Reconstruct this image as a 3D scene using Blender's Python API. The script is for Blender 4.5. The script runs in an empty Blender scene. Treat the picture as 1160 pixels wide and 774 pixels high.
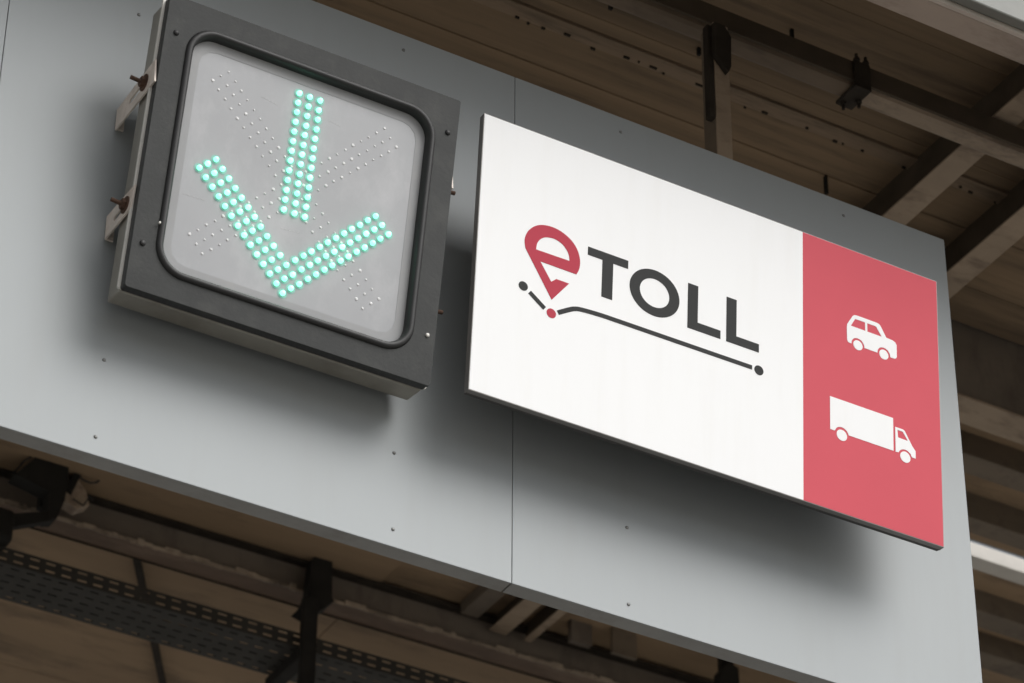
import bpy, bmesh, math, random
from mathutils import Vector, Matrix
random.seed(7)
R = math.radians
H = 1.6                      # camera height above the road; everything below is built relative to the eye, then raised
scn = bpy.context.scene
COL = scn.collection

# ------------------------------------------------------------------ materials
def new_mat(name):
    m = bpy.data.materials.new(name); m.use_nodes = True
    nt = m.node_tree
    return m, nt, nt.nodes['Principled BSDF']

def mat(name, col, rough=0.6, metal=0.0, var=0.12, scale=3.0, stretch=(1, 1, 1), bump=0.0, bscale=40.0,
        stain=None, stain_amt=0.0, stain_scale=1.0, stain_stretch=(1, 1, 1), rnd=0.0, coat=0.0, spec=0.5):
    """procedural paint / metal / timber: noise tone variation, soft stains, fine bump"""
    m, nt, b = new_mat(name)
    N, L = nt.nodes, nt.links
    tc = N.new('ShaderNodeTexCoord')
    mp = N.new('ShaderNodeMapping'); mp.inputs['Scale'].default_value = stretch
    L.new(tc.outputs['Object'], mp.inputs['Vector'])
    n1 = N.new('ShaderNodeTexNoise'); n1.inputs['Scale'].default_value = scale; n1.inputs['Detail'].default_value = 8
    n1.inputs['Roughness'].default_value = 0.6
    L.new(mp.outputs['Vector'], n1.inputs['Vector'])
    r = N.new('ShaderNodeMapRange')
    r.inputs['From Min'].default_value = 0.3; r.inputs['From Max'].default_value = 0.7
    r.inputs['To Min'].default_value = 1 - var; r.inputs['To Max'].default_value = 1 + var
    L.new(n1.outputs['Fac'], r.inputs['Value'])
    val = r.outputs['Result']
    if rnd > 0:
        oi = N.new('ShaderNodeObjectInfo')
        r2 = N.new('ShaderNodeMapRange'); r2.inputs['To Min'].default_value = 1 - rnd; r2.inputs['To Max'].default_value = 1 + rnd
        L.new(oi.outputs['Random'], r2.inputs['Value'])
        mu = N.new('ShaderNodeMath'); mu.operation = 'MULTIPLY'
        L.new(val, mu.inputs[0]); L.new(r2.outputs['Result'], mu.inputs[1]); val = mu.outputs[0]
    vm = N.new('ShaderNodeVectorMath'); vm.operation = 'SCALE'
    vm.inputs[0].default_value = col
    L.new(val, vm.inputs['Scale'])
    out = vm.outputs['Vector']
    if stain is not None:
        mp2 = N.new('ShaderNodeMapping'); mp2.inputs['Scale'].default_value = stain_stretch
        L.new(tc.outputs['Object'], mp2.inputs['Vector'])
        n2 = N.new('ShaderNodeTexNoise'); n2.inputs['Scale'].default_value = stain_scale; n2.inputs['Detail'].default_value = 10
        n2.inputs['Roughness'].default_value = 0.68
        L.new(mp2.outputs['Vector'], n2.inputs['Vector'])
        cr = N.new('ShaderNodeMapRange'); cr.inputs['From Min'].default_value = 0.5; cr.inputs['From Max'].default_value = 0.72
        cr.inputs['To Max'].default_value = stain_amt
        L.new(n2.outputs['Fac'], cr.inputs['Value'])
        mx = N.new('ShaderNodeMix'); mx.data_type = 'RGBA'
        L.new(cr.outputs['Result'], mx.inputs['Factor'])
        L.new(out, mx.inputs['A']); mx.inputs['B'].default_value = (*stain, 1)
        out = mx.outputs['Result']
    L.new(out, b.inputs['Base Color'])
    b.inputs['Roughness'].default_value = rough
    b.inputs['Metallic'].default_value = metal
    b.inputs['Coat Weight'].default_value = coat
    b.inputs['Specular IOR Level'].default_value = spec
    if bump > 0:
        n3 = N.new('ShaderNodeTexNoise'); n3.inputs['Scale'].default_value = bscale; n3.inputs['Detail'].default_value = 4
        L.new(mp.outputs['Vector'], n3.inputs['Vector'])
        bp = N.new('ShaderNodeBump'); bp.inputs['Strength'].default_value = bump; bp.inputs['Distance'].default_value = 0.01
        L.new(n3.outputs['Fac'], bp.inputs['Height']); L.new(bp.outputs['Normal'], b.inputs['Normal'])
    return m

def glow(name, base, emit, strength, rough=0.3):
    m, nt, b = new_mat(name)
    b.inputs['Base Color'].default_value = (*base, 1)
    b.inputs['Emission Color'].default_value = (*emit, 1)
    b.inputs['Emission Strength'].default_value = strength
    b.inputs['Roughness'].default_value = rough
    return m

M = {}
M['fascia'] = mat('grey_fascia_sheet', (.328, .350, .357), rough=.5, metal=.1, var=.035, scale=1.1, stretch=(1, 1, .5), bump=.35, bscale=1.3,
                  stain=(.3, .31, .3), stain_amt=.22, stain_scale=2.4, stain_stretch=(3.5, 1, .5))
M['fascia_under'] = mat('grey_fascia_return', (.30, .30, .29), rough=.6, var=.1, scale=4, stain=(.16, .14, .12), stain_amt=.5, stain_scale=5)
M['rivet'] = mat('dull_rivet', (.22, .22, .21), rough=.4, metal=.6)
M['door'] = mat('charcoal_enamel', (.042, .044, .043), rough=.5, spec=.22, var=.12, scale=5, bump=.06, bscale=90, stain=(.12, .12, .11), stain_amt=.3, stain_scale=7)
M['rubber'] = mat('black_rubber', (.02, .02, .02), rough=.5, var=.1)
M['alu'] = mat('weathered_aluminium', (.33, .31, .27), rough=.38, metal=.55, var=.14, scale=6, stretch=(1, 1, .3), stain=(.2, .17, .13), stain_amt=.55, stain_scale=6)
M['alu_edge'] = mat('bare_aluminium_lip', (.74, .72, .67), rough=.4, metal=.15, var=.1, scale=9)
M['bracket'] = mat('galvanised_bracket', (.74, .66, .59), rough=.55, metal=.1, var=.15, scale=12, stain=(.22, .13, .08), stain_amt=.55, stain_scale=12)
M['rust'] = mat('rusty_bolt', (.10, .055, .035), rough=.75, metal=.3, var=.4, scale=30)
M['board'] = mat('pale_grey_led_board', (.362, .370, .383), rough=.42, var=.05, scale=4, coat=.6,
                 stain=(.56, .56, .57), stain_amt=.4, stain_scale=6, stain_stretch=(1, 1, .6))
M['cover_ring'] = mat('darker_grey_ring', (.325, .33, .335), rough=.5, var=.06, scale=5, stain=(.36, .36, .35), stain_amt=.5, stain_scale=9)
M['scuff'] = mat('light_scuff', (.52, .52, .52), rough=.5)
M['led'] = glow('lit_green_led', (.5, .8, .75), (.22, 1.0, .60), 1.3)
M['led_halo'] = glow('green_led_halo_disc', (.26, .43, .40), (.10, .5, .40), .07, .5)  # tinted, faintly glowing disc that paints the teal halo round each diode
_nt = M['led'].node_tree
_oi = _nt.nodes.new('ShaderNodeObjectInfo'); _mr = _nt.nodes.new('ShaderNodeMapRange')
_mr.inputs['To Min'].default_value = .85; _mr.inputs['To Max'].default_value = 1.5      # every diode has aged differently
_nt.links.new(_oi.outputs['Random'], _mr.inputs['Value']); _nt.links.new(_mr.outputs['Result'], _nt.nodes['Principled BSDF'].inputs['Emission Strength'])
M['led_off'] = mat('clear_unlit_led', (.82, .82, .82), rough=.3, var=.03)
M['white'] = mat('white_sign_face', (.89, .895, .895), rough=.45, var=.01, scale=1.5, spec=.45, stain=(.80, .79, .76), stain_amt=.22, stain_scale=3, stain_stretch=(4, 1, .4))
M['red'] = mat('red_vinyl', (.665, .098, .128), rough=.55, spec=.12, var=.035, scale=2.0)
M['pinred'] = mat('red_emblem_vinyl', (.50, .052, .082), rough=.55, spec=.1, var=.02)
M['ink'] = mat('charcoal_vinyl', (.052, .053, .053), rough=.6, spec=.06, var=.03)
M['signedge'] = mat('dark_sign_edge', (.05, .048, .045), rough=.5, var=.15)
M['signside'] = mat('grey_sign_edge', (.24, .23, .22), rough=.4, metal=.4, var=.1)
BR = (.31, .215, .13)
M['soffit'] = mat('brown_soffit_board', BR, rough=.8, var=.16, scale=2.2, stretch=(.35, 2, 2), bump=.15, bscale=30, rnd=.10,
                  stain=(.075, .055, .04), stain_amt=.75, stain_scale=2.2, stain_stretch=(.6, 2.4, 2))
M['plank'] = mat('brown_deck_plank', (.215, .148, .088), rough=.8, var=.22, scale=3, stretch=(.12, 5, 5), bump=.12, bscale=14, rnd=.14,
                 stain=(.05, .037, .027), stain_amt=.8, stain_scale=2.5, stain_stretch=(.35, 4, 4))
M['batten'] = mat('tan_cover_strip', (.24, .172, .113), rough=.75, var=.2, scale=3, stretch=(.3, 4, 4), bump=.2,
                  stain=(.06, .045, .03), stain_amt=.85, stain_scale=5, stain_stretch=(.5, 4, 4))
M['steel'] = mat('brown_painted_steel', (.155, .12, .085), rough=.65, var=.2, scale=5, stretch=(.4, 1, 1), rnd=.05,
                 stain=(.05, .037, .028), stain_amt=.7, stain_scale=6)
M['web'] = mat('grey_brown_steel_web', (.175, .142, .11), rough=.65, var=.18, scale=4, stretch=(.5, 1, 1),
               stain=(.07, .055, .045), stain_amt=.7, stain_scale=4, stain_stretch=(1.5, 1, .5))
M['flange'] = mat('tan_flange_paint', (.34, .26, .185), rough=.65, var=.16, scale=5, stretch=(.5, 1, 1),
                  stain=(.10, .065, .045), stain_amt=.8, stain_scale=5, stain_stretch=(.8, 2, 2))
M['peel'] = mat('peeling_tan_lip', (.40, .32, .24), rough=.7, var=.3, scale=9, stain=(.05, .036, .027), stain_amt=.95, stain_scale=8, stain_stretch=(1, 2, 2))
M['edge'] = mat('pale_brown_edge_beam', (.36, .30, .245), rough=.7, var=.12, scale=3, stretch=(.4, 1, 1), stain=(.16, .12, .095), stain_amt=.7, stain_scale=4, stain_stretch=(.8, 2, 2))
M['lip'] = mat('pale_lip', (.5, .45, .39), rough=.6, var=.15)
M['gutter'] = mat('grey_green_gutter', (.17, .175, .155), rough=.5, var=.15, scale=6)
M['darksteel'] = mat('dark_brown_steel', (.038, .031, .024), rough=.75, spec=.15, var=.3, scale=12)
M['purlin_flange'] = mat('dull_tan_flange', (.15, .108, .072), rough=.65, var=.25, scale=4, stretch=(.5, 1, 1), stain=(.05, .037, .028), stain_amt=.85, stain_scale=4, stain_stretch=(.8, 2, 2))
M['rear_flange'] = mat('red_brown_flange', (.20, .132, .09), rough=.7, var=.25, scale=4, stretch=(.6, 2, 2), stain=(.36, .27, .19), stain_amt=.7, stain_scale=4, stain_stretch=(.6, 3, 2))
M['shadeweb'] = mat('shaded_brown_web', (.085, .066, .047), rough=.75, spec=.2, var=.3, scale=4)  # brown darkened to carry the shade on the beam sides
M['purlin_tan'] = mat('tan_tube', (.30, .23, .165), rough=.6, var=.2, scale=4, stretch=(.5, 1, 1), stain=(.08, .055, .04), stain_amt=.8, stain_scale=5, stain_stretch=(.8, 2, 2))
M['black'] = mat('black_hanger_steel', (.02, .0185, .016), rough=.7, spec=.2, var=.3, scale=8)
M['tray'] = mat('dark_cable_tray', (.040, .037, .031), rough=.65, metal=.1, var=.2, scale=8)
M['cable'] = mat('black_cable', (.018, .018, .018), rough=.6)
M['tanbox'] = mat('tan_junction_box', (.36, .28, .2), rough=.6, var=.2, scale=12, stain=(.12, .06, .05), stain_amt=.8, stain_scale=14)
M['whitebeam'] = mat('white_painted_beam', (.60, .57, .52), rough=.6, var=.08, scale=5)
M['roof'] = mat('light_block_grey', (.12, .12, .12), rough=.9)
M['ground'] = mat('pale_concrete_ground', (.30, .288, .265), rough=.9, var=.12, scale=.4, bump=.2, bscale=12, stain=(.2, .19, .17), stain_amt=.5, stain_scale=.3)
M['asphalt'] = mat('asphalt', (.075, .074, .072), rough=.9, var=.15, scale=2, bump=.4, bscale=80)
M['paint'] = mat('white_road_paint', (.75, .75, .72), rough=.7, var=.1)

# ------------------------------------------------------------------ mesh helpers
def box(bm, x0, x1, y0, y1, z0, z1, mi=0, bevel=0.0):
    vs = [bm.verts.new((x, y, z)) for x in (x0, x1) for y in (y0, y1) for z in (z0, z1)]
    idx = [(0, 1, 3, 2), (4, 6, 7, 5), (0, 4, 5, 1), (2, 3, 7, 6), (0, 2, 6, 4), (1, 5, 7, 3)]
    fs = [bm.faces.new([vs[i] for i in f]) for f in idx]
    for f in fs: f.material_index = mi
    if bevel > 0:
        es = list({e for f in fs for e in f.edges})
        r = bmesh.ops.bevel(bm, geom=es, offset=bevel, segments=2, affect='EDGES', profile=.5)
        for f in r['faces']: f.material_index = mi
    return fs

def prism(bm, pts, d0, d1, axis='y', mi=0, holes=()):
    """polygon pts (a, b) with optional holes, extruded along the axis from d0 to d1 (front face at d0)"""
    def P(a, b, d):
        return {'y': (a, d, b), 'x': (d, a, b), 'z': (a, b, d)}[axis]
    loops = [list(pts)] + [list(h) for h in holes]
    front_e, fl, bl = [], [], []
    for lp in loops:
        f = [bm.verts.new(P(a, b, d0)) for a, b in lp]; k = [bm.verts.new(P(a, b, d1)) for a, b in lp]
        fl.append(f); bl.append(k)
        n = len(lp)
        for i in range(n):
            fc = bm.faces.new((f[i], f[(i + 1) % n], k[(i + 1) % n], k[i])); fc.material_index = mi
    for side in (fl, bl):
        if len(loops) == 1:
            fc = bm.faces.new(side[0]); fc.material_index = mi
        else:
            es = []
            for lp in side:
                n = len(lp)
                es += [bm.edges.get((lp[i], lp[(i + 1) % n])) for i in range(n)]
            r = bmesh.ops.triangle_fill(bm, use_beauty=True, use_dissolve=False, edges=es)
            for g in r['geom']:
                if isinstance(g, bmesh.types.BMFace): g.material_index = mi

def cyl(bm, c, axis, r, l, seg=16, mi=0, r2=None):
    """cylinder starting at c, length l along axis"""
    a = Vector(axis).normalized(); q = Vector((0, 0, 1)).rotation_difference(a).to_matrix().to_4x4()
    mtx = Matrix.Translation(Vector(c) + a * l / 2) @ q
    r_ = bmesh.ops.create_cone(bm, cap_ends=True, segments=seg, radius1=r, radius2=r if r2 is None else r2, depth=l, matrix=mtx)
    for v in r_['verts']:
        for f in v.link_faces: f.material_index = mi

def tube(bm, pts, r, seg=8, mi=0):
    pts = [Vector(p) for p in pts]; rings = []
    for i, p in enumerate(pts):
        t = (pts[min(i + 1, len(pts) - 1)] - pts[max(i - 1, 0)]).normalized()
        u = t.cross(Vector((0, 1, .13))).normalized(); w = t.cross(u)
        rings.append([bm.verts.new(p + r * (math.cos(a) * u + math.sin(a) * w)) for a in [2 * math.pi * k / seg for k in range(seg)]])
    for a, b in zip(rings, rings[1:]):
        for k in range(seg):
            f = bm.faces.new((a[k], a[(k + 1) % seg], b[(k + 1) % seg], b[k])); f.material_index = mi
    for e in (rings[0], rings[-1]): bm.faces.new(e).material_index = mi

def rrect(w, h, r, n=10, cx=0, cz=0):
    o = []
    for sx, sz, a0 in ((1, 1, 0), (-1, 1, 90), (-1, -1, 180), (1, -1, 270)):
        for k in range(n + 1):
            a = R(a0 + 90 * k / n)
            o.append((cx + sx * (w - r) + r * math.cos(a), cz + sz * (h - r) + r * math.sin(a)))
    return o

def circ(cx, cz, rx, rz=None, n=32):
    rz = rx if rz is None else rz
    return [(cx + rx * math.cos(2 * math.pi * k / n), cz + rz * math.sin(2 * math.pi * k / n)) for k in range(n)]

def link(name, bm, mats, parent=None, smooth=False):
    bmesh.ops.recalc_face_normals(bm, faces=bm.faces)
    me = bpy.data.meshes.new(name); bm.to_mesh(me); bm.free()
    for m in (mats if isinstance(mats, (list, tuple)) else [mats]): me.materials.append(m)
    if smooth:
        for p in me.polygons: p.use_smooth = True
    o = bpy.data.objects.new(name, me); COL.objects.link(o)
    if parent:
        o.parent = parent
        if parent.name == 'toll_sign': me.transform(Matrix.Scale(SIGN_K, 4))
    return o
SIGN_K = .99412               # sign scaled about the camera: mesh shrunk, location pushed along the line of sight

def part(name, mats, parent, fn, smooth=False):
    bm = bmesh.new(); fn(bm)
    return link(name, bm, mats, parent, smooth)

def thing(name, label, cat, loc=(0, 0, 0), rot=(0, 0, 0), group=None):
    o = bpy.data.objects.new(name, None); COL.objects.link(o)
    o.location = loc; o.rotation_euler = rot; o['label'] = label; o['category'] = cat
    o.empty_display_size = .2
    if group: o['group'] = group
    return o

# ================================================================== SETTING
def sheet(name, m, x0, x1, y0, y1, z):
    bm = bmesh.new(); vs = [bm.verts.new(p) for p in ((x0, y0, z), (x1, y0, z), (x1, y1, z), (x0, y1, z))]; bm.faces.new(vs)
    o = link(name, bm, m); o['kind'] = 'structure'; return o
sheet('ground', M['ground'], -1500, 1500, -1500, 1500, -H)
sheet('road', M['asphalt'], 1.5, 5.2, -400, 400, -H + .004)
for k in (1.7, 5.0):
    o = sheet('lane_marking', M['paint'], k - .06, k + .06, -400, 400, -H + .008)

# ================================================================== FASCIA PANELS (Y=0 is their front face)
ZB, ZT, RET = 4.9008, 6.7594, .058
def fascia(x0, x1, label, rivets):
    t = thing('fascia_panel', label, 'panel', (x0, 0, ZB), group='grey fascia panels hung under the canopy edge')
    w, h = x1 - x0, ZT - ZB
    part('face_sheet', M['fascia'], t, lambda bm: box(bm, .0009, w - .0009, 0, .004, 0, h, bevel=.0012))
    part('bottom_return', M['fascia_under'], t, lambda bm: box(bm, .003, w - .003, .0045, RET, .001, .005))
    part('top_return', M['fascia_under'], t, lambda bm: box(bm, .003, w - .003, .0045, RET, h - .005, h - .001))
    for sx in (.004, w - .007):
        part('side_return', M['fascia_under'], t, lambda bm: box(bm, sx, sx + .003, .0045, RET, .006, h - .006))
    for (rx, rz) in rivets:
        part('rivet', M['rivet'], t, lambda bm: cyl(bm, (rx - x0, .001, rz - ZB), (0, -1, 0), .0065, .004, 12, r2=.004), True)
    return t
X0, X1, X2 = 2.3707, 4.0481, 5.714
fascia(X0 - 1.677, X0, 'narrow strip of grey fascia panel left of the thin seam in the upper left corner', [])
fascia(X0, X1, 'grey fascia panel behind the green arrow lane signal', [(2.757, 4.958), (3.649, 6.698), (2.769, 6.453), (2.761, 5.211), (3.664, 4.957), (3.66, 5.211)])
fascia(X1, X2, 'grey fascia panel behind the white and red toll sign', [(4.438, 6.698), (4.436, 5.211), (4.437, 4.95), (5.30, 6.70)])

# ================================================================== LANE SIGNAL
BT = .1606
sig = thing('lane_signal', 'square charcoal framed lane signal showing a green arrow pointing down', 'lane signal',
            (3.2039, -.24, 5.8103), (BT, 0, 0))
S = .4725
DB = .098          # body depth behind the door
def housing(bm):
    box(bm, -S + .003, S - .003, .034, .0225 + DB, -S + .003, S - .003, bevel=.006)
part('housing', M['alu'], sig, housing)
def lip(bm):
    prism(bm, rrect(S + .0065, S - .001, .006, 4, 0, .006), .0245, .0335, holes=[rrect(S - .03, S - .03, .01, 4)])
hl = part('housing_lip', M['alu_edge'], sig, lip)
bv = hl.modifiers.new('bevel', 'BEVEL'); bv.width = .004; bv.segments = 2; bv.limit_method = 'ANGLE'
part('door_seal', M['rubber'], sig, lambda bm: prism(bm, rrect(S - .001, S - .001, .008, 4), .004, .0242, holes=[rrect(S - .04, S - .04, .01, 4)]))
WIN = .3985
dr = part('door_frame', M['door'], sig, lambda bm: prism(bm, rrect(S, S, .008, 4), -.010, .0038, holes=[rrect(WIN + .004, WIN + .004, .092)]))
bv = dr.modifiers.new('bevel', 'BEVEL'); bv.width = .003; bv.segments = 2; bv.limit_method = 'ANGLE'
def gasket(bm):
    # rounded rim running round the window: a half-round profile swept along the rounded rectangle
    prof = [(.004, .0), (.004, -.012), (-.001, -.018), (-.008, -.020), (-.015, -.017), (-.019, -.008), (-.020, .012)]
    rings = []
    for (dw, y) in prof:
        rings.append([bm.verts.new((a, y, b)) for a, b in rrect(WIN + dw, WIN + dw, .09 + dw)])
    for a, b in zip(rings, rings[1:]):
        n = len(a)
        for i in range(n): bm.faces.new((a[i], a[(i + 1) % n], b[(i + 1) % n], b[i]))
part('window_gasket', M['rubber'], sig, gasket, True)
part('led_board', M['board'], sig, lambda bm: prism(bm, rrect(WIN - .012, WIN - .012, .085), .0105, .0145))
# slightly darker ring round the edge of the cover
part('cover_rim', M['cover_ring'], sig, lambda bm: prism(bm, rrect(WIN - .013, WIN - .013, .084), .0096, .0103, holes=[rrect(.350, .347, .05, 3)]))
YLED = .0102
SCUFF = ((-.147, .261, -.093, .253), (.068, .263, .109, .258), (-.338, -.128, -.268, -.125), (-.034, -.129, .027, -.125))
def led_mesh():
    bm = bmesh.new()
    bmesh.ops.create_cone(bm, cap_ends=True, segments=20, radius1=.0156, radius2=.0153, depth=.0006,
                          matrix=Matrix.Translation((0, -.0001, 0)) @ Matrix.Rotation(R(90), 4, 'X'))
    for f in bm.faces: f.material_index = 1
    prof = [(.0079, -.0005), (.0078, -.0050), (.0064, -.0088), (.0034, -.0108)]
    rings = [[bm.verts.new((r * math.cos(2 * math.pi * k / 12), y, r * math.sin(2 * math.pi * k / 12))) for k in range(12)] for r, y in prof]
    for a, b in zip(rings, rings[1:]):
        for k in range(12): bm.faces.new((a[k], a[(k + 1) % 12], b[(k + 1) % 12], b[k]))
    bm.faces.new(rings[-1])
    bmesh.ops.recalc_face_normals(bm, faces=bm.faces)
    me = bpy.data.meshes.new('led'); bm.to_mesh(me); bm.free()
    me.materials.append(M['led']); me.materials.append(M['led_halo'])
    for p in me.polygons: p.use_smooth = p.material_index == 0
    return me
LED = led_mesh()
green = []
for i in range(13):
    for j in (-1, 0, 1):
        green.append((-.0006 + .0335 * j, .3149 - .03215 * i))
d = .0230
for i in range(14):                                   # left arm of the arrow head, three rows
    for j in range(3):
        green.append((-.0022 - .3005 + d * i + d * j, -.0325 - d * .988 * i + d * .95 * j))
for i in range(3, 14):                                # right arm
    for j in range(3):
        green.append((-.0022 + d * i - d * j, -.3265 + d * .98 * i + d * .95 * j))
for (gx, gz) in green:
    o = bpy.data.objects.new('led', LED); COL.objects.link(o); o.parent = sig
    o.location = (gx + random.uniform(-.0006, .0006), YLED, gz + random.uniform(-.0006, .0006))
def off_mesh(r):
    bm = bmesh.new()
    bmesh.ops.create_cone(bm, cap_ends=True, segments=10, radius1=r, radius2=r * .6, depth=.0016, matrix=Matrix.Rotation(R(90), 4, 'X'))
    me = bpy.data.meshes.new('unlit_led'); bm.to_mesh(me); bm.free(); me.materials.append(M['led_off'])
    return me
OFF = [off_mesh(.0036), off_mesh(.0044), off_mesh(.0054)]
cross, seen = [], set()
e = .0228
for s1 in (1, -1):
    for t in range(-12, 13):
        for s in (-1, 0, 1):
            u, v = -.005 + s1 * (t * e) + s1 * s * e, .006 - t * e + s * e
            cross.append((u, v))
n_off = 0
for (u, v) in cross:
    key = (round(u, 3), round(v, 3))
    if key in seen or min(math.hypot(u - a, v - b) for a, b in green) < .0135: continue
    seen.add(key); n_off += 1
    o = bpy.data.objects.new('unlit_led', OFF[random.choice((0, 0, 1, 1, 1, 2))]); COL.objects.link(o); o.parent = sig
    o.location = (u + random.uniform(-.001, .001), YLED - .0010, v + random.uniform(-.001, .001))
# faint dashed scuffs on the cover
for (u0, v0, u1, v1) in SCUFF:
    k = 5
    def scuff(bm):
        for i in range(k):
            t = i / k; a = Vector((u0 + (u1 - u0) * t, v0 + (v1 - v0) * t)); b = a + Vector((u1 - u0, v1 - v0)) * (.55 / k)
            n = Vector((-(b - a).y, (b - a).x)).normalized() * .0007
            prism(bm, [tuple(a + n), tuple(b + n), tuple(b - n), tuple(a - n)], .0100, .0106)
    part('scuff_mark', M['scuff'], sig, scuff)
# door screws and lock
for (u, v) in ((-.4385, .352), (-.4405, -.330), (.4405, .352)):
    part('door_screw', M['rubber'], sig, lambda bm: cyl(bm, (u, -.0095, v), (0, -1, 0), .0095, .005, 14, r2=.007), True)
part('door_lock', M['alu_edge'], sig, lambda bm: cyl(bm, (.4465, -.0095, -.318), (0, -1, 0), .006, .004, 14), True)
part('door_lock', M['alu_edge'], sig, lambda bm: cyl(bm, (-.4045, -.0185, -.258), (0, -1, 0), .0035, .004, 12), True)
# slotted mounting arms between housing and fascia (world-plane shapes brought into the tilted frame)
def to_local(y, z):
    dy, dz = y + .24, z - 5.8103
    return (dy * math.cos(BT) + dz * math.sin(BT), -dy * math.sin(BT) + dz * math.cos(BT))
def arm(side, dz, y_at):
    xa = side * (S + .002); xb = side * (S + .007)
    def Q(y, z): return to_local(y, z + dz)
    out = [Q(*q) for q in ((-.268, 6.070), (-.276, 5.985), (-.012, 5.990), (-.012, 6.066))]
    if dz: out = [Q(*q) for q in ((-.200, 6.064), (-.180, 5.992), (-.012, 5.996), (-.012, 6.076))]
    def slot(cy, cz, l, w):
        a, b = [], []
        for k in range(9):
            an = R(-90 + 180 * k / 8); a.append((cy + l / 2 + w * math.cos(an), cz + w * math.sin(an)))
        for k in range(9):
            an = R(90 + 180 * k / 8); b.append((cy - l / 2 + w * math.cos(an), cz + w * math.sin(an)))
        return [Q(*q) for q in a + b]
    cy = -.150 if not dz else -.110
    br = part('mounting_arm', M['bracket'], sig, lambda bm: (
        prism(bm, out, xa, xb, 'x', holes=[slot(cy, 6.028, .085 if not dz else .07, .009)]),))
    # foot bent against the fascia
    fy0, fz0 = out[3]; fy1, fz1 = out[2]
    part('arm_foot', M['bracket'], br, lambda bm: prism(bm, [Q(-.0115, 6.000), (Q(-.0115, 6.062)), Q(-.004, 6.062), Q(-.004, 6.000)], xa - side * .0005, xa - side * .022, 'x'))
    by, bz = Q(-.205 if not dz else -.145, 6.028)
    def bolt(bm):
        cyl(bm, (xb - side * .004, by, bz), (side, 0, 0), .021, .004, 18)
        cyl(bm, (xb, by, bz), (side, 0, 0), .0165, .014, 6)
        cyl(bm, (xb + side * .012, by, bz), (side, .05, .12), .0065, .032, 10)
        cyl(bm, (xb + side * .0005, by, bz), (side, 0, 0), .026, .003, 20)
    part('bolt', M['rust'], br, bolt)
for side in (-1, 1):
    arm(side, 0, 0); arm(side, -.395, 0)

# ================================================================== TOLL SIGN
ST = .0749
tol = thing('toll_sign', 'large white sign with dark lettering and a red strip showing a car and truck', 'sign',
            (4.6139, -.24, 5.8319), (ST, 0, 0))
SW, SH, TH = .8347, .4822, .026
part('sign_board', M['white'], tol, lambda bm: box(bm, -SW + .002, .3165, 0, .02, -SH + .002, SH - .002))
part('red_field', M['red'], tol, lambda bm: box(bm, .3167, SW - .002, 0, .02, -SH + .002, SH - .002))
def frame(bm):
    prism(bm, [(-SW, -SH), (SW, -SH), (SW, SH), (-SW, SH)], .0008, TH,
          holes=[[(-SW + .0018, -SH + .0018), (SW - .0018, -SH + .0018), (SW - .0018, SH - .0018), (-SW + .0018, SH - .0018)]])
part('edge_frame', M['signside'], tol, frame)
part('back_tray', M['signedge'], tol, lambda bm: box(bm, -SW + .004, SW - .004, .0205, TH + .006, -SH - .0005, SH - .004))
FR, BK = -.0009, .0003      # film vinyl, a shade proud of the face
# --- pin shaped letter e
def catmull(pts, n=6, closed=False):
    o = []
    for i in range(len(pts) - (0 if closed else 1)):
        g = (lambda k: pts[k % len(pts)]) if closed else (lambda k: pts[max(0, min(len(pts) - 1, k))])
        p0, p1, p2, p3 = g(i - 1), g(i), g(i + 1), g(i + 2)
        for k in range(n):
            t = k / n
            o.append(tuple(.5 * ((2 * b) + (-a + c) * t + (2 * a - 5 * b + 4 * c - dd) * t * t + (-a + 3 * b - 3 * c + dd) * t ** 3)
                           for a, b, c, dd in zip(p0, p1, p2, p3)))
    if not closed: o.append(pts[-1])
    return o
head = catmull([(-.6725, .0575), (-.6765, .0865), (-.6670, .1180), (-.6455, .1440), (-.6180, .1590), (-.5830, .1640), (-.5480, .1575),
                (-.5150, .1390), (-.4940, .1120), (-.4850, .0800), (-.4870, .0500), (-.4955, .0285)])
e_out = [(-.5761, -.0895)] + head + [(-.6201, .0292), (-.5803, -.0282), (-.5700, -.0185), (-.5634, -.0125), (-.5195, -.0129)]
e_hole = catmull([(-.6365, .0655), (-.6335, .0880), (-.6230, .1065), (-.6080, .1185), (-.5900, .1240), (-.5700, .1245), (-.5480, .1165),
                  (-.5310, .1000), (-.5230, .0820), (-.5209, .0665)])
part('letter', M['pinred'], tol, lambda bm: prism(bm, e_out, FR, BK, holes=[e_hole]))
B0, CAP = -.0190, .1410
part('letter', M['ink'], tol, lambda bm: prism(bm, [(-.4590, CAP), (-.3176, CAP), (-.3176, .112), (-.3698, .112), (-.3698, B0 + .0015), (-.4075, B0 + .0015), (-.4075, .112), (-.4590, .112)], FR, BK))
part('letter', M['ink'], tol, lambda bm: prism(bm, circ(-.2222, .0603, .0884, .0812, 56), FR, BK, holes=[circ(-.2222, .0600, .0525, .0500, 48)]))
for x in (-.1040, .0355):
    part('letter', M['ink'], tol, lambda bm: prism(bm, [(x, CAP - .0015), (x + .0365, CAP - .0015), (x + .0362, .0095), (x + .1185, .0095), (x + .1185, B0 - .001), (x, B0 - .001)], FR, BK))
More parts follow.
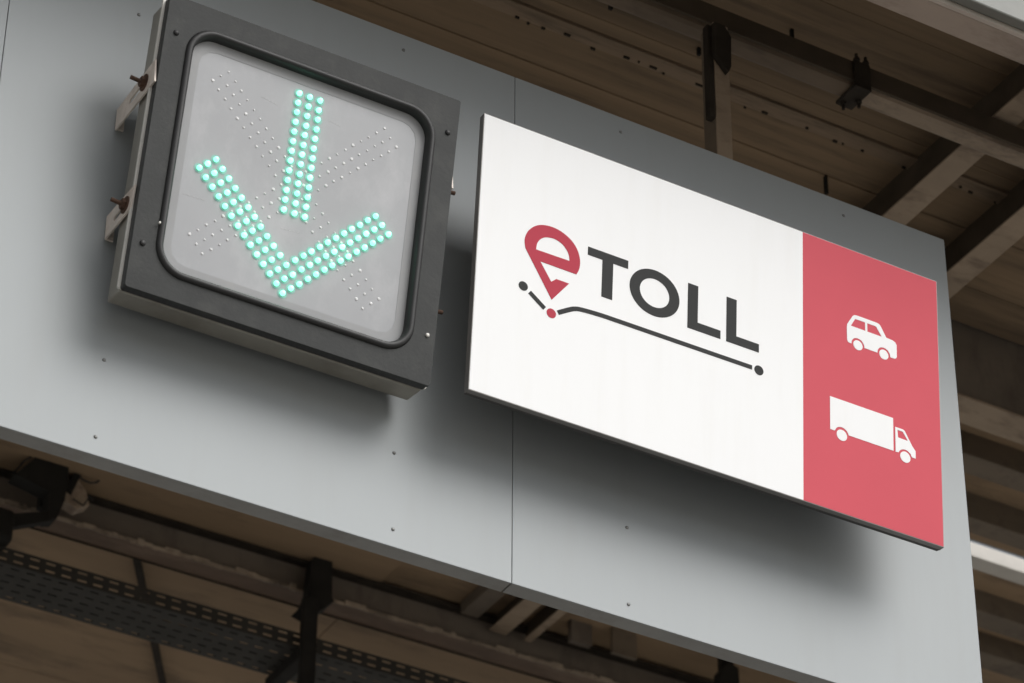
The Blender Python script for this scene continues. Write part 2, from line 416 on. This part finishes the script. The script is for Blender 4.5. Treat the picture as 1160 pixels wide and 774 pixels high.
# --- route line under the word
def ribbon(pts, w):
    L_, R_ = [], []
    for i, p in enumerate(pts):
        a, b = pts[max(0, i - 1)], pts[min(len(pts) - 1, i + 1)]
        t = Vector((b[0] - a[0], b[1] - a[1])).normalized(); n = Vector((-t.y, t.x)) * w / 2
        L_.append((p[0] + n.x, p[1] + n.y)); R_.append((p[0] - n.x, p[1] - n.y))
    return L_ + R_[::-1]
part('route_line', M['ink'], tol, lambda bm: prism(bm, ribbon([(-.6515, -.0895), (-.5985, -.1275)], .0150), FR, BK))
line = [(-.5530, -.1262), (-.5150, -.1030)] + catmull([(-.5090, -.0995), (-.4960, -.0930), (-.4760, -.0875), (-.4540, -.0845), (-.4300, -.0825), (-.4080, -.0775)], 5)[1:-1]
line = catmull([(-.5530, -.1262), (-.5120, -.1005), (-.4920, -.0912), (-.4690, -.0872), (-.4400, -.0850), (-.4000, -.0830)], 6) + [(.1298, -.0812)]
part('route_line', M['ink'], tol, lambda bm: prism(bm, ribbon(line, .0150), FR, BK))
part('route_dot', M['ink'], tol, lambda bm: prism(bm, circ(-.6735, -.0763, .0155), FR, BK))
part('route_dot', M['pinred'], tol, lambda bm: prism(bm, circ(-.5752, -.1363, .0160), FR, BK))
part('route_dot', M['ink'], tol, lambda bm: prism(bm, circ(.1545, -.0828, .0165), FR, BK))
# --- car symbol
def arc(cx, cz, r, a0, a1, n=12):
    return [(cx + r * math.cos(R(a0 + (a1 - a0) * k / n)), cz + r * math.sin(R(a0 + (a1 - a0) * k / n))) for k in range(n + 1)]
cb = .1325
car = ([(.4830, .1990), (.5040, .2350), (.5100, .2400), (.5190, .2420), (.5950, .2420), (.6040, .2405), (.6100, .2350), (.6310, .1995), (.6560, .1975), (.6660, .1935), (.6705, .1850),
        (.6705, .1430), (.6680, .1360), (.6610, cb)] + arc(.6208, .1345, .0245, -5, 185) + arc(.5225, .1345, .0245, -5, 185) +
       [(.4880, cb), (.4835, .1360), (.4815, .1430), (.4812, .1880)])
part('car_symbol', M['white'], tol, lambda bm: prism(bm, car, FR, BK, holes=[
    [(.4965, .1965), (.5120, .2255), (.5150, .2275), (.5510, .2275), (.5510, .1965)], [(.5590, .1965), (.5590, .2275), (.5890, .2275), (.5940, .2255), (.6140, .1965)]]))
for x in (.5225, .6208):
    part('symbol_wheel', M['white'], tol, lambda bm: prism(bm, circ(x, .1337, .0175), FR, BK))
# --- truck symbol
tb = -.2025
truck_box = [(.4152, -.0858), (.6515, -.0858), (.6510, tb)] + arc(.4580, -.2085, .0262, 13, 167) + [(.4152, tb)]
part('truck_symbol', M['white'], tol, lambda bm: prism(bm, truck_box, FR, BK))
cab = ([(.6590, -.1145), (.6880, -.1145), (.6950, -.1180), (.7230, -.1640), (.7345, -.1770), (.7345, -.2035), (.7210, -.2035)] + arc(.6950, -.2105, .0262, 16, 160) + [(.6590, -.2030)])
part('truck_symbol', M['white'], tol, lambda bm: prism(bm, cab, FR, BK, holes=[[(.6672, -.1228), (.6870, -.1228), (.7065, -.1500), (.6690, -.1490)]]))
for x in (.4582, .6952):
    part('symbol_wheel', M['white'], tol, lambda bm: prism(bm, circ(x, -.2108, .0192), FR, BK))
for x in (-.55, .55):
    for v in (-.02, .30):
        part('standoff', M['signedge'], tol, lambda bm: cyl(bm, (x, TH, v), (0, math.cos(ST), -math.sin(ST)), .02, .245 - TH - .006 + v * math.sin(ST), 12))

# ================================================================== CANOPY
can = thing('toll_canopy', 'dark brown underside of the toll plaza canopy with beams above and below the panels', 'canopy', (4, 0, 7.4))
CX0, CX1 = -9.0, 24.0
ox, oz = 4.0, 7.4
def cbox(name, m, x0, x1, y0, y1, z0, z1, parent=None, bevel=0.0):
    return part(name, m, parent or can, lambda bm: box(bm, x0 - ox, x1 - ox, y0, y1, z0 - oz, z1 - oz, bevel=bevel))
ZC = 7.75
GY0, GY1 = 2.725, 2.805           # daylight slot in the roof
cbox('roof_light_block', M['roof'], CX0, CX1, -.76, 2.33, ZC + .09, ZC + .13)  # unseen slabs added over the deck to stop sky light leaking through joints
cbox('roof_light_block', M['roof'], CX0, CX1, GY1 + .22, 16, ZC + .09, ZC + .11)
cbox('roof_light_block', M['roof'], CX0, 6.9, 2.331, GY1 + .219, ZC + .09, ZC + .11)
# front edge
EZ = 7.0
eb = cbox('edge_beam', M['edge'], CX0, CX1, -.745, -.642, EZ, ZC + .085, bevel=.004)
cbox('edge_lip', M['lip'], CX0, CX1, -.762, -.747, EZ - .003, EZ + .05, eb)
cbox('gutter', M['gutter'], CX0, CX1, -.803, -.764, EZ + .012, ZC + .12, eb, .006)
# planks of the front half, each with its own tone and level
edges = [-.640, -.46, -.29, -.16, .0, .12, .25, .385, .43, .60, .665, .735, .93, 1.11, 1.23, 1.44]
for a, b in zip(edges, edges[1:]):
    strip = abs(a - .665) < .001 or abs(a - .385) < .001
    dz = -.009 if strip else random.choice((0, .003, .005))
    cbox('cover_strip' if strip else 'deck_plank', M['batten'] if strip else M['plank'], CX0, CX1, a + .0008, b - .0008, ZC + dz, ZC + .085, bevel=.003)
for k in range(46):                                   # dark fixing slots along the cover strip
    x = 3.9 + k * .062 + random.uniform(-.02, .02); y = .722 + random.uniform(-.012, .014)
    if random.random() < .42: continue
    cbox('deck_fixing', M['darksteel'], x, x + random.uniform(.006, .030), y, y + random.uniform(.004, .008), ZC - .0165, ZC - .004 + .02)
for (x, y, h) in ((5.35, .30, .05), (5.86, .40, .04), (5.93, .93, .08), (5.12, .55, .03), (4.72, .50, .03), (6.35, -.02, .04)):   # stray hooks
    cbox('deck_hook', M['black'], x, x + .012, y, y + .012, ZC - h, ZC + .02)
# rear half: wide soffit sheets with joints
ys = [1.60, 2.15, GY0]
for a, b in zip(ys, ys[1:]):
    cbox('soffit_sheet', M['soffit'], CX0, CX1, a + .002, b - .002, ZC, ZC + (.085 if b < GY0 else .016), bevel=.003)
cbox('soffit_sheet', M['soffit'], CX0, 6.9, GY0 + .002, GY1 + .09, ZC, ZC + .085)
for a, b in ((GY1 + .092, 3.5), (3.5, 4.345), (4.52, 5.18), (5.18, 5.9), (5.9, 7.2), (7.2, 9.0), (9.0, 12.0), (12.0, 16.0)):
    for x0, x1 in ((CX0, 1.2), (1.2, 3.6), (3.6, 5.88), (5.88, 9.0), (9.0, 15), (15, CX1)):
        low = x1 == 5.88 and b <= 4.4
        cbox('soffit_sheet', M['soffit'], x0 + .002, x1 - .002, a + .002, b - .002, ZC - (.022 if low else 0), ZC + .085, bevel=.003)
cbox('soffit_sheet', M['soffit'], CX0, CX1, 4.347, 4.518, ZC + .01, ZC + .085)
# daylight slot: white far beam, toothed near edge
wb = cbox('slot_beam', M['whitebeam'], 6.92, CX1, GY1 + .001, GY1 + .088, ZC - .02, ZC + .052, bevel=.002)
def teeth(bm):
    for k in range(260):
        x = 6.95 + k * .016
        box(bm, x - ox, x + .008 - ox, GY0 + .0005, GY0 + .008, ZC - .001 - oz, ZC + .024 - oz)
part('roof_sheet_edge', M['gutter'], can, teeth)
# main girder behind the panels and joists on the right
g = cbox('main_girder', M['web'], CX0, CX1, 1.46, 1.48, 7.41, ZC + .02)
cbox('flange', M['flange'], CX0, CX1, 1.445, 1.60, 7.395, 7.409, g, .003)
for (y, zb, w) in ((2.05, 7.635, .12), (2.42, 7.62, .10), (3.05, 7.64, .12), (3.34, 7.64, .12)):
    j = cbox('joist', M['steel'], 6.1, CX1, y, y + w, zb, ZC + .02, bevel=.004)
# cross beams running front to back, I sections
def ibeam_y(x0, x1, y0, y1, zb):
    xm = (x0 + x1) / 2
    b = cbox('cross_beam', M['shadeweb'], xm - .006, xm + .006, y0, y1, zb + .009, ZC + .03)
    cbox('flange', M['flange'], x0, x1, y0 - .0005, y1, zb, zb + .0085, b, .002)
    return b
for (x0, x1) in ((6.12, 6.225), (6.535, 6.645)):
    ibeam_y(x0, x1, -.188, 1.443, 7.575)
for (x0, x1) in ((6.44, 6.53), (6.62, 6.66)):
    ibeam_y(x0, x1, GY1 + .1, 4.34, 7.655)
gb = cbox('cross_beam', M['web'], 6.285, 6.375, GY1 + .1, 4.33, 7.69, ZC + .02, bevel=.004)
def brace(bm):
    a, b = Vector((4.72 - ox, 4.475)), Vector((5.80 - ox, 6.25)); t = (b - a).normalized(); n = Vector((-t.y, t.x)) * .016
    prism(bm, [tuple(a + n), tuple(b + n), tuple(b - n), tuple(a - n)], ZC - .045 - oz, ZC - .024 - oz, 'z')
part('ceiling_brace', M['darksteel'], can, brace)
# hung purlin with a bolted splice
def purlin(x0, x1):
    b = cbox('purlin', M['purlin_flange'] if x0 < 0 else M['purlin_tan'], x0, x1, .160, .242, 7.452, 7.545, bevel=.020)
    cbox('purlin_shade_plate', M['shadeweb'], x0, x1, .147, .1585, 7.468, 7.556, b, .003)  # added dark plate paints the shade band on the front face
    return b
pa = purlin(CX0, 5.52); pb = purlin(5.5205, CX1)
def splice(bm):
    box(bm, 5.492 - ox, 5.562 - ox, .136, .1465, 7.44 - oz, 7.555 - oz, bevel=.004)
    box(bm, 5.492 - ox, 5.562 - ox, .136, .258, 7.436 - oz, 7.4515 - oz, bevel=.004)
sp = part('splice_plate', M['darksteel'], can, splice)
for (x, y, z, a) in ((5.508, .141, 7.555, (0, 0, 1)), (5.547, .141, 7.555, (0, 0, 1)), (5.508, .235, 7.436, (0, 0, -1)), (5.55, .20, 7.436, (0, 0, -1))):
    part('bolt', M['darksteel'], sp, lambda bm: (cyl(bm, (x - ox, y, z - oz), a, .012, .012, 6), cyl(bm, (x - ox, y, z - oz), a, .006, .032, 8)))
# clip on the second crossing
part('beam_clip', M['black'], can, lambda bm: (box(bm, 6.46 - ox, 6.535 - ox, .17, .30, 7.56 - oz, 7.60 - oz, bevel=.005), cyl(bm, (6.50 - ox, .2, 7.58 - oz), (0, 0, -1), .014, .05, 8)))
# rear X beam seen below the panels, web + peeling lower flange
rb = cbox('rear_beam', M['web'], CX0, CX1, 4.372, 4.384, 7.585, ZC + .02)
cbox('flange', M['rear_flange'], CX0, CX1, 4.352, 4.462, 7.572, 7.584, rb)
cbox('flange_gap_shade', M['darksteel'], CX0, CX1, 4.4625, 4.469, 7.566, 7.586, rb)  # thin dark line painting the shade in the gap behind the flange
def peel(bm):
    # one ragged strip along the flange edge: paint flaking off in uneven lengths
    x, cols = 1.5, []
    while x < 10:
        top = 7.584 + random.choice((0, .002, .004, .010, .014)); bot = 7.571 - random.choice((0, 0, .003, .006))
        fr = 4.3505 - random.choice((0, .002, .004, .007))
        l = random.uniform(.012, .09)
        for xx in (x, x + l - .004):
            cols.append([bm.verts.new((xx - ox, y, z - oz)) for y, z in ((fr, bot), (fr, top), (4.3515, top), (4.3515, bot))])
        x += l
    for p, q in zip(cols, cols[1:]):
        for k in range(4): bm.faces.new((p[k], p[(k + 1) % 4], q[(k + 1) % 4], q[k]))
    bm.faces.new(cols[0]); bm.faces.new(cols[-1])
part('flange_lip', M['peel'], rb, peel)
cbox('top_flange_shadow', M['darksteel'], CX0, CX1, 4.325, 4.371, ZC - .038, ZC - .026, rb)  # black-brown strip painting the shadow line at the top flange
# short plates hanging from the ceiling near the rear beam
cbox('hanging_plate', M['steel'], 6.985, 7.115, 4.16, 4.18, 7.615, ZC + .02)
cbox('hanging_plate', M['web'], 6.79, 6.90, 4.20, 4.23, 7.64, ZC + .02)

# ------------------------------------------------------------------ hanger post between purlin and fascia
hp = thing('hanger_post', 'brown steel angle post dropping from the upper beam to the top of the right panel', 'post', (4.89, .10, ZT - .05))
part('front_leg', M['flange'], hp, lambda bm: box(bm, -.012, .048, 0, .006, 0, .72, bevel=.0015))
part('side_leg', M['steel'], hp, lambda bm: box(bm, -.0125, -.0065, .0065, .075, 0, .72, bevel=.0015))
part('top_clip', M['darksteel'], hp, lambda bm: (prism(bm, [(-.02, .56), (.03, .50), (.042, .53), (.046, .66), (.02, .70), (-.02, .70)], -.022, -.0005),
                                           box(bm, -.036, -.0135, .0, .03, .30, .70, bevel=.003)))

# ------------------------------------------------------------------ strut hangers and cable tray
TX0, TX1, TY0, TY1, TZ = 1.5, 9.5, 4.213, 4.485, 7.20
tray = thing('cable_tray', 'dark perforated cable tray running below the ceiling at lower left', 'cable tray', (5.0, TY0, TZ))
def perforated(bm, L, W, rows, slot_l, slot_w, pitch, place):
    """flat strip L x W with staggered slots, built as a grid of quads round each slot"""
    n = int(L / pitch); rh = W / rows
    for r in range(rows):
        off = 0
        for i in range(n):
            x = i * pitch; y = r * rh
            xs = [x, x + (pitch - slot_l) / 2, x + (pitch + slot_l) / 2, x + pitch]
            yv = [y, y + (rh - slot_w) / 2, y + (rh + slot_w) / 2, y + rh]
            for a in range(3):
                for b in range(3):
                    if a == 1 and b == 1: continue
                    q = [(xs[a], yv[b]), (xs[a + 1], yv[b]), (xs[a + 1], yv[b + 1]), (xs[a], yv[b + 1])]
                    bm.faces.new([bm.verts.new(place(*p)) for p in q])
def solid(o, t):
    m = o.modifiers.new('thick', 'SOLIDIFY'); m.thickness = t; m.offset = 0
def weld(bm): bmesh.ops.remove_doubles(bm, verts=bm.verts, dist=1e-5)
o = part('tray_floor', M['tray'], tray, lambda bm: (perforated(bm, TX1 - TX0, TY1 - TY0, 5, .040, .010, .072, lambda a, b: (TX0 - 5 + a, b, 0)), weld(bm))); solid(o, .002)
o = part('tray_side', M['tray'], tray, lambda bm: (perforated(bm, TX1 - TX0, .072, 2, .042, .010, .072, lambda a, b: (TX0 - 5 + a, 0, .0015 + b)), weld(bm))); solid(o, .002)
o = part('tray_side', M['tray'], tray, lambda bm: (perforated(bm, TX1 - TX0, .072, 2, .042, .010, .072, lambda a, b: (TX0 - 5 + a, TY1 - TY0, .0015 + b)), weld(bm))); solid(o, .002)
for k, (yy, rr) in enumerate(((.05, .012), (.085, .016), (.13, .010), (.17, .014), (.21, .011))):
    part('cable', M['cable'], tray, lambda bm: tube(bm, [(TX0 - 5 + i * .5, yy + .012 * math.sin(i * 1.3 + k), rr + .003) for i in range(17)], rr))
GH = 'black strut hangers under the canopy'
def strut(x, label, full=True, y=4.19, z=6.93):
    t = thing('strut_hanger', label, 'hanger', (x, y, z), group=GH)
    # clamp head on the beam
    part('clamp_head', M['black'], t, lambda bm: prism(bm, [(-.035, .78), (.01, .845), (.065, .825), (.072, .60), (.055, .575), (.01, .525), (-.06, .485), (-.075, .52), (-.045, .60)], .095, .150))
    part('strut', M['black'], t, lambda bm: (box(bm, -.125, -.055, -.032, .0, 0, .50, bevel=.003), box(bm, -.118, -.062, .001, .011, 0, .50)))
    part('tie_plate', M['black'], t, lambda bm: prism(bm, [(-.125, .46), (-.055, .44), (.03, .53), (.0, .57), (-.06, .55)], -.012, .094))
    if not full:
        part('ceiling_stem', M['black'], t, lambda bm: box(bm, -.02, .05, .11, .14, .80, ZC - z + .01))
        return t
    part('tray_arm', M['black'], t, lambda bm: box(bm, -.12, -.06, .012, .33, .215, .2675, bevel=.003))
    return t
strut(5.545, 'black strut hanger with clamp holding the perforated tray at bottom centre left')
strut(7.535, 'black strut hanger just showing below the panels at the bottom edge, right of centre', False, 3.96, 6.835)
# equipment bracket at far left
lb = thing('equipment_bracket', 'black equipment bracket with swing arm and loose cable at lower left', 'bracket', (4.2, 4.24, 7.2))
Z = 7.2; X = 4.2
def pz(pts): return [(a - X, b - Z) for a, b in pts]
part('bracket_head', M['black'], lb, lambda bm: prism(bm, pz([(4.179, 7.774), (4.289, 7.779), (4.302, 7.671), (4.292, 7.56), (4.265, 7.462), (4.226, 7.449), (4.223, 7.58), (4.15, 7.60), (4.06, 7.615)]), -.06, .02))
part('swing_arm', M['black'], lb, lambda bm: prism(bm, pz([(4.255, 7.50), (4.25, 7.45), (4.10, 7.375), (3.98, 7.30), (3.97, 7.36), (4.08, 7.43)]), -.055, -.015))
part('arm_box', M['black'], lb, lambda bm: box(bm, 3.86 - X, 4.075 - X, -.09, .03, 7.27 - Z, 7.425 - Z, bevel=.02))
part('junction_box', M['tanbox'], lb, lambda bm: prism(bm, pz([(4.305, 7.66), (4.34, 7.73), (4.40, 7.665), (4.42, 7.60), (4.37, 7.565), (4.31, 7.585)]), -.02, .04))
part('clip_plate', M['black'], lb, lambda bm: prism(bm, pz([(4.30, 7.64), (4.345, 7.755), (4.37, 7.745), (4.33, 7.62)]), -.035, -.0205))
part('loose_cable', M['cable'], lb, lambda bm: tube(bm, [(4.345 - X, -.03, 7.735 - Z), (4.37 - X, -.035, 7.705 - Z), (4.41 - X, -.035, 7.700 - Z), (4.44 - X, -.03, 7.715 - Z), (4.46 - X, -.03, 7.745 - Z)], .0045))
part('loose_cable', M['cable'], lb, lambda bm: tube(bm, [(4.06 - X, -.03, 7.63 - Z), (4.10 - X, -.05, 7.70 - Z), (4.15 - X, -.05, 7.755 - Z), (4.20 - X, -.03, 7.785 - Z)], .004))
part('loose_cable', M['cable'], lb, lambda bm: tube(bm, [(4.34 - X, -.03, 7.60 - Z), (4.385 - X, -.04, 7.575 - Z), (4.41 - X, -.04, 7.63 - Z), (4.43 - X, -.03, 7.62 - Z)], .004))
part('ceiling_stem', M['black'], lb, lambda bm: box(bm, 4.215 - X, 4.265 - X, .021, .06, 7.55 - Z, 7.74 - Z))

# ================================================================== raise everything to stand on the ground at z = 0
for o in COL.objects:
    if o.parent is None: o.location.z += H

# ================================================================== CAMERA
yaw, pitch, roll = .5238, .6172, -.0067
f = Vector((math.sin(yaw) * math.cos(pitch), math.cos(yaw) * math.cos(pitch), math.sin(pitch)))
r = Vector((math.cos(yaw), -math.sin(yaw), 0)); dn = f.cross(r)
c, s = math.cos(roll), math.sin(roll)
rx = c * r + s * dn; dy = -s * r + c * dn
cam = bpy.data.cameras.new('camera'); co = bpy.data.objects.new('camera', cam); COL.objects.link(co)
mw = Matrix((( rx.x, -dy.x, -f.x, 0), (rx.y, -dy.y, -f.y, -7.0), (rx.z, -dy.z, -f.z, H), (0, 0, 0, 1)))
co.matrix_world = mw
cam.sensor_fit = 'HORIZONTAL'; cam.sensor_width = 36; cam.lens = 3779.8 / 1160 * 36
cam.clip_start = .1; cam.clip_end = 5000
cam.dof.use_dof = True; cam.dof.focus_distance = 10.0; cam.dof.aperture_fstop = 4.0
scn.camera = co

# ================================================================== LIGHT
sd = Vector((0.6, -1.0, 1.28)).normalized()
el = math.asin(sd.z); az = math.atan2(sd.x, sd.y)
w = bpy.data.worlds.new('World'); scn.world = w; w.use_nodes = True
nt = w.node_tree; bg = nt.nodes['Background']
sky = nt.nodes.new('ShaderNodeTexSky'); sky.sky_type = 'NISHITA'; sky.sun_disc = False
sky.sun_elevation = el; sky.sun_rotation = az
sky.air_density = 1.0; sky.dust_density = 4.0; sky.ozone_density = 1.0
hs = nt.nodes.new('ShaderNodeHueSaturation'); hs.inputs['Saturation'].default_value = .18
nt.links.new(sky.outputs['Color'], hs.inputs['Color']); nt.links.new(hs.outputs['Color'], bg.inputs['Color'])
bg.inputs['Strength'].default_value = .072
sun = bpy.data.lights.new('sun', 'SUN'); so = bpy.data.objects.new('sun', sun); COL.objects.link(so)
sun.energy = 1.05; sun.angle = R(48); sun.color = (1.0, .985, .965)
so.rotation_euler = sd.to_track_quat('Z', 'Y').to_euler(); so.location = (8, -8, 20)

scn.view_settings.view_transform = 'Standard'; scn.view_settings.look = 'None'
scn.view_settings.exposure = 0.80; scn.view_settings.gamma = 1.0
scn.render.engine = 'CYCLES'
scn.cycles.use_denoising = True
scn.cycles.max_bounces = 8; scn.cycles.diffuse_bounces = 5
